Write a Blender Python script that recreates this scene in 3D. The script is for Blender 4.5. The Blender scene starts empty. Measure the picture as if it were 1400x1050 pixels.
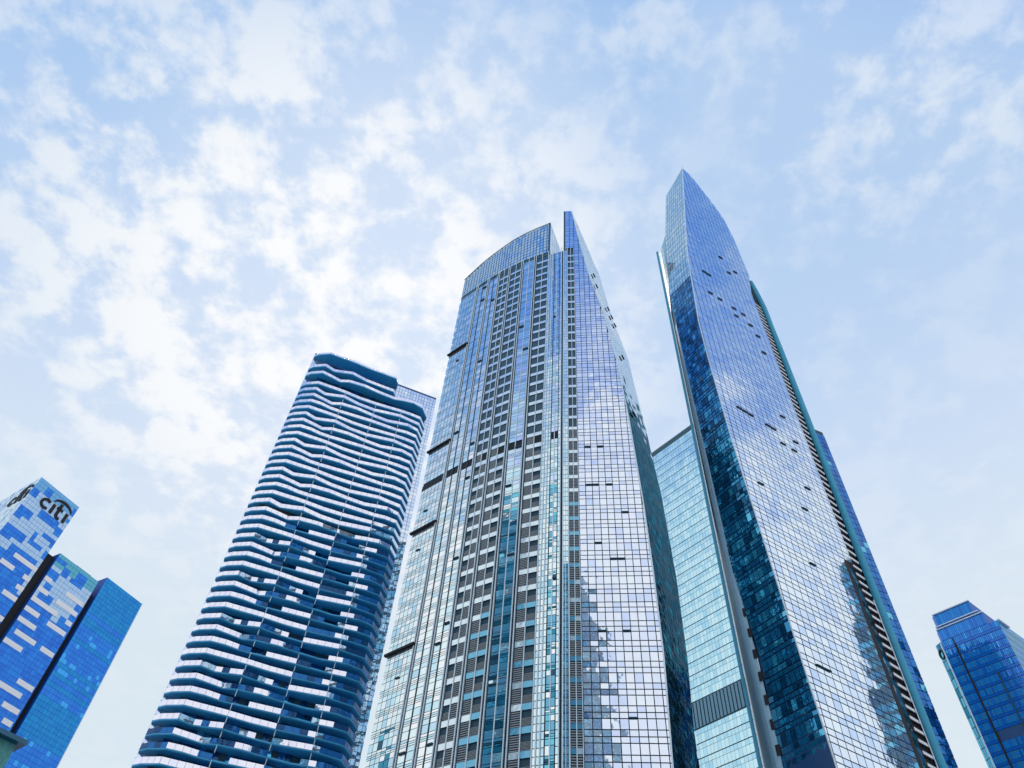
import bpy, math, random
import numpy as np
from mathutils import Matrix, Vector
random.seed(7)
rad = math.radians
SC = bpy.context.scene

# ---------------------------------------------------------------- camera
F_PX, CX, CY = 1040.0, 700.0, 525.0            # focal length and centre in photo pixels (1400 x 1050)
ZEN = np.array([772.0, -282.0])                 # where all verticals converge
EYE = np.array([0.0, 0.0, 1.6])
_v = ZEN - np.array([CX, CY])
zc = np.array([_v[0], -_v[1], -F_PX]); zc /= np.linalg.norm(zc)
yh = np.array([0, 0, -1.0]) - zc * (-zc[2]); yh /= np.linalg.norm(yh)
xh = np.cross(yh, zc)
ROT = np.stack([xh, yh, zc])
cam = bpy.data.cameras.new('camera')
cam.sensor_width = 36.0; cam.sensor_fit = 'HORIZONTAL'
cam.lens = 36.0 * F_PX / 1400.0
cam.clip_start = 0.1; cam.clip_end = 20000
camo = bpy.data.objects.new('camera', cam)
SC.collection.objects.link(camo)
camo.matrix_world = Matrix([[*ROT[0], 0], [*ROT[1], 0], [*ROT[2], 1.6], [0, 0, 0, 1]])
SC.camera = camo

# ---------------------------------------------------------------- sky
SUN_AZ, SUN_EL = -14.5, 55.0                    # degrees, azimuth from +Y clockwise
world = bpy.data.worlds.new('World'); SC.world = world
world.use_nodes = True
nt = world.node_tree; nt.nodes.clear()
def N(kind, **kw):
    n = nt.nodes.new(kind)
    for k, v in kw.items(): setattr(n, k, v)
    return n
def L(a, b): nt.links.new(a, b)
def M(op, a, b=None, c=None, clamp=False):
    n = N('ShaderNodeMath', operation=op, use_clamp=clamp)
    for i, x in enumerate((a, b, c)):
        if x is None: continue
        if isinstance(x, (int, float)): n.inputs[i].default_value = x
        else: L(x, n.inputs[i])
    return n.outputs[0]
def smooth(x, a, b, lo=0.0, hi=1.0):
    n = N('ShaderNodeMapRange', interpolation_type='SMOOTHSTEP')
    L(x, n.inputs[0])
    for i, q in enumerate((a, b, lo, hi)): n.inputs[1 + i].default_value = q
    return n.outputs[0]
def mixc(f, a, b):
    n = N('ShaderNodeMix', data_type='RGBA')
    if isinstance(f, (int, float)): n.inputs[0].default_value = f
    else: L(f, n.inputs[0])
    for i, x in ((6, a), (7, b)):
        if isinstance(x, tuple): n.inputs[i].default_value = (*x, 1)
        else: L(x, n.inputs[i])
    return n.outputs[2]
STR = 0.10
def W(r, g, b): return (r / STR, g / STR, b / STR)      # wanted radiance -> colour before the background strength
tc = N('ShaderNodeTexCoord'); sep = N('ShaderNodeSeparateXYZ'); L(tc.outputs['Generated'], sep.inputs[0])
dx, dy, dz = sep.outputs
sky = N('ShaderNodeTexSky', sky_type='NISHITA', sun_disc=False)
sky.sun_elevation = rad(SUN_EL); sky.sun_rotation = rad(SUN_AZ); sky.air_density = 1.0; sky.dust_density = 0.6; sky.ozone_density = 2.0
zz = M('ADD', M('MAXIMUM', dz, 0.02), 0.12)
px = M('DIVIDE', dx, zz); py = M('DIVIDE', dy, zz)
comb = N('ShaderNodeCombineXYZ'); L(px, comb.inputs[0]); L(py, comb.inputs[1])
def noise(scale, detail, rough, off=(0, 0, 0), dist=0.0):
    mp = N('ShaderNodeMapping'); mp.inputs['Location'].default_value = off
    L(comb.outputs[0], mp.inputs[0])
    n = N('ShaderNodeTexNoise'); n.inputs['Scale'].default_value = scale; n.inputs['Detail'].default_value = detail
    n.inputs['Roughness'].default_value = rough; n.inputs['Distortion'].default_value = dist
    L(mp.outputs[0], n.inputs['Vector']); return n.outputs[0]
def blob(cx, cy, r0, r1):                         # soft region of the cloud layer, in cloud-plane coordinates
    d = M('SQRT', M('ADD', M('POWER', M('SUBTRACT', px, cx), 2.0), M('POWER', M('SUBTRACT', py, cy), 2.0)))
    return smooth(d, r0, r1, 1.0, 0.0)
n_big = noise(5.6, 3, 0.5, (3.1, 1.7, 0))
n_mid = noise(14.0, 7, 0.57, (0.4, 5.2, 0), 0.12)
n_fin = noise(34.0, 5, 0.6, (2.4, 0.2, 0), 0.2)
puffs = M('ADD', M('ADD', M('MULTIPLY', n_mid, 0.60), M('MULTIPLY', n_big, 0.32)), M('MULTIPLY', n_fin, 0.16))
# altocumulus field: dense in front to the left, wisps high on the right, a thin even veil elsewhere
f_left = blob(-0.34, 0.62, 0.18, 0.78)
f_right = M('MULTIPLY', blob(0.42, 0.20, 0.06, 0.34), 0.62)
f_top = M('MULTIPLY', blob(0.13, 0.17, 0.04, 0.24), 0.5)
fmask = M('MAXIMUM', M('MAXIMUM', f_left, f_right), M('MAXIMUM', f_top, 0.20))
cell_mask = M('MULTIPLY', smooth(M('ADD', puffs, M('MULTIPLY', f_left, 0.035)), 0.495, 0.64), fmask)
front = smooth(dy, -0.15, 0.25)
sdir = (math.sin(rad(SUN_AZ)) * math.cos(rad(SUN_EL)), math.cos(rad(SUN_AZ)) * math.cos(rad(SUN_EL)), math.sin(rad(SUN_EL)))
dot = M('ADD', M('ADD', M('MULTIPLY', dx, sdir[0]), M('MULTIPLY', dy, sdir[1])), M('MULTIPLY', dz, sdir[2]))
aureole = smooth(dot, 0.90, 1.0)
clear = mixc(0.80, sky.outputs[0], W(0.37, 0.61, 0.97))
veil_mid = M('MAXIMUM', smooth(dot, 0.80, 1.0), M('MULTIPLY', smooth(px, 0.0, 0.3), 1.6), clamp=True)                # haze brightens towards the hidden sun
v1 = mixc(M('MULTIPLY', veil_mid, 0.30), clear, W(0.76, 0.84, 0.95))
v2 = mixc(M('MULTIPLY', smooth(dz, 0.90, 0.50), 0.85), v1, mixc(smooth(dz, 0.72, 0.42), W(0.74, 0.82, 0.94), W(0.75, 0.84, 0.88)))
cl_col = mixc(aureole, W(0.86, 0.905, 0.95), W(1.02, 1.02, 1.02))
cm = M('MULTIPLY', cell_mask, 0.93)
frontsky = mixc(cm, v2, cl_col)
frontsky2 = mixc(M('MULTIPLY', aureole, 0.30), frontsky, W(0.95, 0.96, 0.98))
# behind and to the sides: sunlit bright cloud bank low down, deep blue with streaks higher up
bank = smooth(M('ADD', M('SUBTRACT', dz, M('MULTIPLY', smooth(M('MULTIPLY', dy, -1.0), 0.1, 0.6), 0.07)), M('MULTIPLY', M('SUBTRACT', n_mid, 0.5), 0.45)), 0.84, 0.62)
back_hi = mixc(M('MULTIPLY', smooth(puffs, 0.5, 0.62), 0.28), mixc(0.8, sky.outputs[0], W(0.09, 0.35, 1.0)), W(0.85, 0.90, 1.0))
backsky = mixc(bank, back_hi, W(1.04, 1.03, 1.06))
final = mixc(front, backsky, frontsky2)
bg = N('ShaderNodeBackground'); bg.inputs['Strength'].default_value = STR
L(final, bg.inputs[0])
out = N('ShaderNodeOutputWorld'); L(bg.outputs[0], out.inputs[0])

sun = bpy.data.lights.new('sun', 'SUN'); sun.energy = 3.0; sun.angle = rad(12); sun.color = (1.0, 0.96, 0.9)
suno = bpy.data.objects.new('sun', sun); SC.collection.objects.link(suno)
suno.rotation_euler = (-Vector(sdir)).to_track_quat('-Z', 'Y').to_euler()
SC.view_settings.view_transform = 'Standard'; SC.view_settings.look = 'None'
SC.view_settings.exposure = 0.0; SC.view_settings.gamma = 1.0; SC.view_settings.use_curve_mapping = False
SC.render.engine = 'CYCLES'
SC.cycles.max_bounces = 8; SC.cycles.glossy_bounces = 6; SC.cycles.diffuse_bounces = 3
SC.cycles.caustics_reflective = False; SC.cycles.caustics_refractive = False

# ---------------------------------------------------------------- materials
def newmat(name):
    m = bpy.data.materials.new(name); m.use_nodes = True
    return m, m.node_tree, m.node_tree.nodes['Principled BSDF']
def glass(name, col, metal=0.85, rough=0.03, wob=0.02, scale=0.5, dark=None, spec=0.5):
    """coated facade glass: a tinted mirror with a slightly uneven surface"""
    m, t, b = newmat(name)
    b.inputs['Metallic'].default_value = metal; b.inputs['Roughness'].default_value = rough
    tcn = t.nodes.new('ShaderNodeTexCoord'); geo = t.nodes.new('ShaderNodeNewGeometry')
    n1 = t.nodes.new('ShaderNodeTexNoise'); n1.inputs['Scale'].default_value = scale; n1.inputs['Detail'].default_value = 2
    t.links.new(geo.outputs['Position'], n1.inputs['Vector'])
    bp = t.nodes.new('ShaderNodeBump'); bp.inputs['Strength'].default_value = 1.0; bp.inputs['Distance'].default_value = wob
    t.links.new(n1.outputs[0], bp.inputs['Height']); t.links.new(bp.outputs[0], b.inputs['Normal'])
    n2 = t.nodes.new('ShaderNodeTexNoise'); n2.inputs['Scale'].default_value = 0.35; n2.inputs['Detail'].default_value = 3
    t.links.new(geo.outputs['Position'], n2.inputs['Vector'])
    mx = t.nodes.new('ShaderNodeMix'); mx.data_type = 'RGBA'
    t.links.new(n2.outputs[0], mx.inputs[0])
    mx.inputs[6].default_value = (*[c * 0.88 for c in col], 1); mx.inputs[7].default_value = (*[min(1, c * 1.08) for c in col], 1)
    t.links.new(mx.outputs[2], b.inputs['Base Color'])
    return m
def matte(name, col, rough=0.6, metal=0.0, var=0.12, scale=1.5, bump=0.0):
    m, t, b = newmat(name)
    b.inputs['Metallic'].default_value = metal; b.inputs['Roughness'].default_value = rough
    geo = t.nodes.new('ShaderNodeNewGeometry')
    n2 = t.nodes.new('ShaderNodeTexNoise'); n2.inputs['Scale'].default_value = scale; n2.inputs['Detail'].default_value = 5
    t.links.new(geo.outputs['Position'], n2.inputs['Vector'])
    mx = t.nodes.new('ShaderNodeMix'); mx.data_type = 'RGBA'; t.links.new(n2.outputs[0], mx.inputs[0])
    mx.inputs[6].default_value = (*[c * (1 - var) for c in col], 1); mx.inputs[7].default_value = (*[min(1, c * (1 + var)) for c in col], 1)
    t.links.new(mx.outputs[2], b.inputs['Base Color'])
    if bump:
        bp = t.nodes.new('ShaderNodeBump'); bp.inputs['Distance'].default_value = bump
        t.links.new(n2.outputs[0], bp.inputs['Height']); t.links.new(bp.outputs[0], b.inputs['Normal'])
    return m
MT = {}
MT['navy'] = matte('navy_frame', (0.008, 0.06, 0.10), 0.6)
MT['navy_line'] = matte('blue_mullion', (0.01, 0.075, 0.22), 0.4)
MT['black'] = matte('black_recess', (0.004, 0.006, 0.010), 0.7)
MT['teal_frame'] = matte('teal_mullion', (0.02, 0.09, 0.12), 0.45)
MT['fin'] = matte('light_metal_fin', (0.66, 0.80, 0.87), 0.4, 0.2)
MT['fin_dark'] = matte('dark_metal_fin', (0.03, 0.05, 0.07), 0.4, 0.3)
MT['white'] = matte('white_paint', (0.80, 0.84, 0.88), 0.4)
MT['louvre'] = matte('grey_louvre', (0.33, 0.38, 0.40), 0.45)
MT['soffit'] = matte('blue_soffit', (0.06, 0.46, 0.82), 0.35, var=0.18, scale=0.4)
MT['concrete'] = matte('blue_grey_panel', (0.34, 0.58, 0.73), 0.55, var=0.18, scale=0.6)
MT['teal_panel'] = matte('teal_panel', (0.04, 0.36, 0.54), 0.5, var=0.2, scale=0.5)
MT['lav'] = [glass('lavender_glass', (0.70, 0.80, 0.98)), glass('lavender_glass_pale', (0.76, 0.85, 0.99)), glass('lavender_glass_blue', (0.60, 0.72, 0.98))]
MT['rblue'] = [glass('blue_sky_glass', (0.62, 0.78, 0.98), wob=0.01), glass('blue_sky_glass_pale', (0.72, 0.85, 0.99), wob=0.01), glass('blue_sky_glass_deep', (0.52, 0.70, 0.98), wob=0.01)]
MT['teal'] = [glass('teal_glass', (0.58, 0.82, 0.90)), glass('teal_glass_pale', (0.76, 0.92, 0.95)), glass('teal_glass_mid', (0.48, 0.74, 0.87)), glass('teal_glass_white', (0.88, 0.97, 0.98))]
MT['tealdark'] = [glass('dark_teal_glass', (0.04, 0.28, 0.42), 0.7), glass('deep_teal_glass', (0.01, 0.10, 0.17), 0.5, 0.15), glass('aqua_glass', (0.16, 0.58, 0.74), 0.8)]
MT['span'] = [glass('aqua_spandrel', (0.16, 0.48, 0.68), 0.6, 0.1), glass('pale_spandrel', (0.72, 0.88, 0.96), 0.6, 0.1)]
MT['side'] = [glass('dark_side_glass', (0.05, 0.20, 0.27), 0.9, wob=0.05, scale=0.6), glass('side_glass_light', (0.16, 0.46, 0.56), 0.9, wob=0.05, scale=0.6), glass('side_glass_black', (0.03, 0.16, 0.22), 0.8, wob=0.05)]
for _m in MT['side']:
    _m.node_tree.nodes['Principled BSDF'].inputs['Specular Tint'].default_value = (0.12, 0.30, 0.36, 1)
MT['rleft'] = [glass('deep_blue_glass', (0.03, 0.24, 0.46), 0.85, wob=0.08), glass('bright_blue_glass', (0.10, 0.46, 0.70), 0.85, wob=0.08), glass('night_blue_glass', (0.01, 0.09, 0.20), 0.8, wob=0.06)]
MT['green'] = [glass('aqua_curtain_glass', (0.48, 0.78, 0.90), wob=0.01), glass('aqua_curtain_glass_pale', (0.58, 0.86, 0.94), wob=0.01), glass('aqua_curtain_glass_deep', (0.40, 0.72, 0.87), wob=0.01)]
MT['citi'] = [glass('cobalt_glass', (0.004, 0.20, 0.80), 0.35), glass('cobalt_glass_light', (0.006, 0.235, 0.84), 0.35), glass('cobalt_glass_deep', (0.003, 0.165, 0.74), 0.35)]
MT['citip'] = [matte('pale_blue_panel', (0.45, 0.67, 0.95), 0.3, 0.3), matte('pale_blue_panel_soft', (0.41, 0.64, 0.95), 0.3, 0.3)]
MT['cititeal'] = [glass('turquoise_glass', (0.004, 0.225, 0.64), 0.55), glass('turquoise_glass_light', (0.006, 0.26, 0.66), 0.55)]
MT['rear'] = [glass('rear_blue_glass', (0.01, 0.16, 0.50), 0.8), glass('rear_blue_glass_deep', (0.008, 0.12, 0.42), 0.8)]
MT['balglass'] = [glass('balustrade_glass', (0.76, 0.80, 0.98), 0.9, wob=0.01), glass('balustrade_glass_pale', (0.80, 0.84, 0.98), 0.9, wob=0.01)]
MT['baldark'] = [glass('reflection_tint_blue', (0.01, 0.14, 0.42), 0.6, wob=0.15, scale=0.9), glass('reflection_tint_dark', (0.01, 0.07, 0.20), 0.6, wob=0.15, scale=0.9)]  # dark tint paints mirrored buildings into balustrade glass; also used on inner windows
MT['topband'] = matte('teal_roof_band', (0.10, 0.46, 0.62), .3, .3); MT['topband2'] = matte('sky_roof_band', (0.16, 0.46, 0.80), .3, .3); MT['bright'] = matte('bright_white_panel', (0.90, 0.92, 0.96), .35)
MT['slate'] = matte('slate_blue_louvre', (0.16, 0.33, 0.43), .4, .3)
MT['paleblue'] = glass('pale_cobalt_glass', (0.04, 0.40, 0.95), 0.5); MT['cobalt_line'] = matte('cobalt_frame', (0.003, 0.10, 0.46), .5)
MT['frit'] = glass('fritted_pale_glass', (0.62, 0.82, 0.90), 0.35, 0.12)
MT['slate2'] = matte('dark_teal_cladding', (0.012, 0.11, 0.19), .4, .2)
MT['far'] = [glass('mid_cobalt_glass', (0.008, 0.25, 0.86), 0.25), glass('mid_cobalt_glass_light', (0.012, 0.32, 0.92), 0.25), glass('mid_cobalt_glass_deep', (0.005, 0.17, 0.74), 0.25)]
MT['tidy'] = matte('dark_bay_window', (0.008, 0.07, 0.11), 0.3)

# ---------------------------------------------------------------- helpers
def ray(px_, py_):
    d = np.array([px_ - CX, -(py_ - CY), -F_PX]); return ROT @ (d / np.linalg.norm(d))
def az_el(px_, py_):
    d = ray(px_, py_); return math.degrees(math.atan2(d[0], d[1])), math.degrees(math.asin(d[2]))
def at_dist(px_, py_, D):
    d = ray(px_, py_); return d * (D / math.hypot(d[0], d[1])) + EYE
def at_z(px_, py_, z):
    d = ray(px_, py_); return d * ((z - 1.6) / d[2]) + EYE
def polar(az, D): return np.array([math.sin(rad(az)) * D, math.cos(rad(az)) * D])
def project(P):
    c = (P - EYE) @ ROT
    zd = np.maximum(-c[..., 2], 1e-3)
    return np.stack([CX + F_PX * c[..., 0] / zd, CY - F_PX * c[..., 1] / zd], -1)
UP = np.array([0, 0, 1.0])

BOXV = np.array([[x, y, z] for z in (-.5, .5) for y in (-.5, .5) for x in (-.5, .5)])
BOXF = [(0, 2, 3, 1), (4, 5, 7, 6), (0, 1, 5, 4), (2, 6, 7, 3), (0, 4, 6, 2), (1, 3, 7, 5)]
def multi(boxes):                                   # unit mesh made of several boxes (centre, size), y is outward
    V, Fc = [], []
    for c, s in boxes:
        k = len(V); V += list(BOXV * np.array(s) + np.array(c)); Fc += [tuple(i + k for i in f) for f in BOXF]
    return np.array(V), Fc
SHAPES = {'box': (BOXV, BOXF)}
def mesh_obj(name, V, Fc, mats, parent=None, idx=None, smooth_=False, loc=None):
    me = bpy.data.meshes.new(name)
    me.from_pydata([tuple(map(float, v)) for v in V], [], Fc)
    for m in (mats if isinstance(mats, (list, tuple)) else [mats]): me.materials.append(m)
    if idx is not None: me.polygons.foreach_set('material_index', idx)
    if smooth_: me.shade_smooth()
    me.update()
    o = bpy.data.objects.new(name, me); SC.collection.objects.link(o)
    if parent: o.parent = parent
    if loc is not None: o.location = loc
    return o
def thing(name, loc, label, cat, group=None):
    o = bpy.data.objects.new(name, None); SC.collection.objects.link(o)
    o.location = tuple(map(float, loc)); o['label'] = label; o['category'] = cat
    o.empty_display_size = 5
    if group: o['group'] = group
    return o
def base_of(root): return np.array(root.location)
SHARED = {}
class Pack:
    """collects alike pieces of one thing: the largest in the photo become parts, the rest one joined part"""
    def __init__(s, root, name, limit=300, minpx=7.5):
        s.root, s.name, s.limit, s.minpx, s.items, s.holder, s.hold = root, name, limit, minpx, [], {}, None
    def add(s, mat, c, U, Nn, Wv, shape='box'):
        if s.hold: s.holder[len(s.items)] = s.hold
        s.items.append((mat, np.array(c, float), np.array(U, float), np.array(Nn, float), np.array(Wv, float), shape, None))
    def quad(s, mat, corners, t, nrm):              # 4 corners counter-clockwise from outside, thickness t behind
        q = np.array(corners, float); nrm = np.array(nrm, float)
        b = q - nrm * t
        # order to match BOXV: z low/high, y back/front, x
        V = np.array([b[0], b[1], q[0], q[1], b[3], b[2], q[3], q[2]])
        s.items.append((mat, V.mean(0), None, nrm, None, 'box', V))
    def verts(s, it):
        mat, c, U, Nn, Wv, sh, V = it
        if V is not None: return V
        B = SHAPES[sh][0]
        return c + B[:, :1] * U + B[:, 1:2] * Nn + B[:, 2:3] * Wv
    def flush(s):
        if not s.items: return
        base = base_of(s.root)
        size = []
        for it in s.items:
            V = it[6] if it[6] is not None else s.verts(it)[:]
            P = project(V); mn, mx_ = P.min(0), P.max(0)
            vis = mn[0] < 1400 and mx_[0] > 0 and mn[1] < 1050 and mx_[1] > 0
            face = np.dot(it[3], EYE - it[1]) > 0
            front = ((V[0] - EYE) @ ROT)[2] < 0
            e = mx_ - mn
            size.append(max(e) + 0.2 * min(e) if (vis and face and front) else 0.0)
        order = np.argsort(-np.array(size))
        single = [i for i in order[:s.limit] if size[i] >= s.minpx]
        ss = set(single)
        for i in single:
            mat, c, U, Nn, Wv, sh, V = s.items[i]
            if V is None:
                key = (sh, mat.name)
                if key not in SHARED:
                    me = bpy.data.meshes.new(s.name); me.from_pydata([tuple(v) for v in SHAPES[sh][0]], [], SHAPES[sh][1])
                    me.materials.append(mat); SHARED[key] = me
                o = bpy.data.objects.new(s.name, SHARED[key]); SC.collection.objects.link(o)
                o.parent = s.holder.get(i, s.root)
                lu, ln, lw = (np.linalg.norm(q) for q in (U, Nn, Wv))
                R = Matrix(np.stack([U / lu, Nn / ln, Wv / lw], 1).tolist())
                if R.determinant() < 0:
                    R = Matrix(np.stack([-U / lu, Nn / ln, Wv / lw], 1).tolist())
                o.matrix_local = Matrix.LocRotScale(Vector(c - base), R.to_quaternion(), Vector((lu, ln, lw)))
            else:
                mesh_obj(s.name, V - c, BOXF, mat, s.root, loc=tuple(c - base))
        rest = [i for i in range(len(s.items)) if i not in ss]
        if rest:
            mats, Vs, Fs, idx, k = [], [], [], [], 0
            for i in rest:
                it = s.items[i]
                if it[0] not in mats: mats.append(it[0])
                V = s.verts(it); fl = SHAPES[it[5]][1]
                Vs.append(V); Fs += [tuple(a + k for a in f) for f in fl]; idx += [mats.index(it[0])] * len(fl); k += len(V)
            o = mesh_obj(s.name, np.concatenate(Vs) - base, Fs, mats, s.root, idx)
            if len(rest) > 1: o['kind'] = 'stuff'
class Facet:
    """vertical plane strip from plan point p0 to p1 (left to right as seen from outside)"""
    def __init__(s, p0, p1):
        s.p0 = np.array(p0, float)[:2]; d = np.array(p1, float)[:2] - s.p0
        s.L = np.hypot(*d); s.u = np.array([*(d / s.L), 0.0]); s.n = np.array([s.u[1], -s.u[0], 0.0])
    def pt(s, a, z, o=0.0): return np.array([*s.p0, 0.0]) + s.u * a + s.n * o + UP * z
    def hit(s, px_, py_):                            # where the sight line through a photo pixel meets this plane
        d = ray(px_, py_); p0 = np.array([*s.p0, 0.0])
        t = np.dot(p0 - EYE, s.n) / np.dot(d, s.n); P = EYE + d * t
        return float(np.dot(P - p0, s.u)), float(P[2])
    def box(s, pack, mat, a0, a1, z0, z1, o=0.0, t=0.06, tilt=0.0, shape='box', pitch=0.0):
        c = s.pt((a0 + a1) / 2, (z0 + z1) / 2, o)
        u, n, w = s.u, s.n, UP
        if tilt:
            ta, tb = random.gauss(0, tilt), random.gauss(0, tilt)
            u2 = u + n * ta; u2 /= np.linalg.norm(u2)
            w2 = w + n * tb; w2 -= u2 * np.dot(w2, u2); w2 /= np.linalg.norm(w2)
            n2 = np.cross(w2, u2)
            if np.dot(n2, n) < 0: n2 = -n2
            u, n, w = u2, n2, w2
        if pitch:
            w2 = w * math.cos(pitch) - n * math.sin(pitch); n2 = n * math.cos(pitch) + w * math.sin(pitch); w, n = w2, n2
        pack.add(mat, c, u * (a1 - a0), n * t, w * (z1 - z0), shape)
def pick(lst, w=None): return random.choices(lst, w)[0] if w else random.choice(lst)
def loft(name, rings, mat, root, cap=True):
    """rings: list of (list of 3d points), all the same count; closed solid"""
    base = base_of(root); n = len(rings[0]); V = []; Fc = []
    for r in rings: V += [np.array(p) - base for p in r]
    for k in range(len(rings) - 1):
        for i in range(n):
            j = (i + 1) % n
            Fc.append((k * n + i, k * n + j, (k + 1) * n + j, (k + 1) * n + i))
    if cap:
        Fc.append(tuple(reversed(range(n)))); Fc.append(tuple(range((len(rings) - 1) * n, len(rings) * n)))
    return mesh_obj(name, V, Fc, mat, root)
def prism(name, plan, z0, z1, mat, root): return loft(name, [[(*p[:2], z0) for p in plan], [(*p[:2], z1) for p in plan]], mat, root)
def ribbon(name, pts, nrm, w, t, mat, root):
    """bar of width w following a list of 3d points, standing off along nrm"""
    base = base_of(root); V = []; Fc = []
    P = [np.array(p) for p in pts]
    for i, p in enumerate(P):
        d = P[min(i + 1, len(P) - 1)] - P[max(i - 1, 0)]; d /= np.linalg.norm(d)
        sd = np.cross(d, nrm); sd /= np.linalg.norm(sd)
        for a, b in ((-1, 0), (1, 0), (1, 1), (-1, 1)): V.append(p + sd * a * w / 2 + nrm * t * b - base)
    for i in range(len(P) - 1):
        for k in range(4):
            a, b = i * 4 + k, i * 4 + (k + 1) % 4
            Fc.append((a, b, b + 4, a + 4))
    e = (len(P) - 1) * 4; Fc += [(3, 2, 1, 0), (e, e + 1, e + 2, e + 3)]
    return mesh_obj(name, V, Fc, mat, root)
def interp(x, xs, ys): return float(np.interp(x, xs, ys))

# ---------------------------------------------------------------- ground
def plaza():
    m, t, b = newmat('stone_paving')
    br = t.nodes.new('ShaderNodeTexBrick'); br.inputs['Scale'].default_value = 1.0
    geo = t.nodes.new('ShaderNodeNewGeometry'); t.links.new(geo.outputs['Position'], br.inputs['Vector'])
    br.inputs['Color1'].default_value = (0.40, 0.43, 0.46, 1); br.inputs['Color2'].default_value = (0.34, 0.37, 0.40, 1); br.inputs['Mortar'].default_value = (0.12, 0.13, 0.14, 1)
    t.links.new(br.outputs[0], b.inputs['Base Color']); b.inputs['Roughness'].default_value = 0.7
    s = 6000
    o = mesh_obj('ground', [(-s, -s, 0), (s, -s, 0), (s, s, 0), (-s, s, 0)], [(0, 1, 2, 3)], m); o['kind'] = 'structure'
plaza()

def clad(root, pack, p0, p1, z0, z1, mats, fh=3.5, w=2.2):
    f = Facet(p0, p1); n = max(1, int(f.L / w)); z = z0
    while z + fh < z1:
        for c in range(n): f.box(pack, pick(mats), c * f.L / n + .12, (c + 1) * f.L / n - .12, z + .9, z + fh - .15, o=.05, t=.06)
        z += fh
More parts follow.
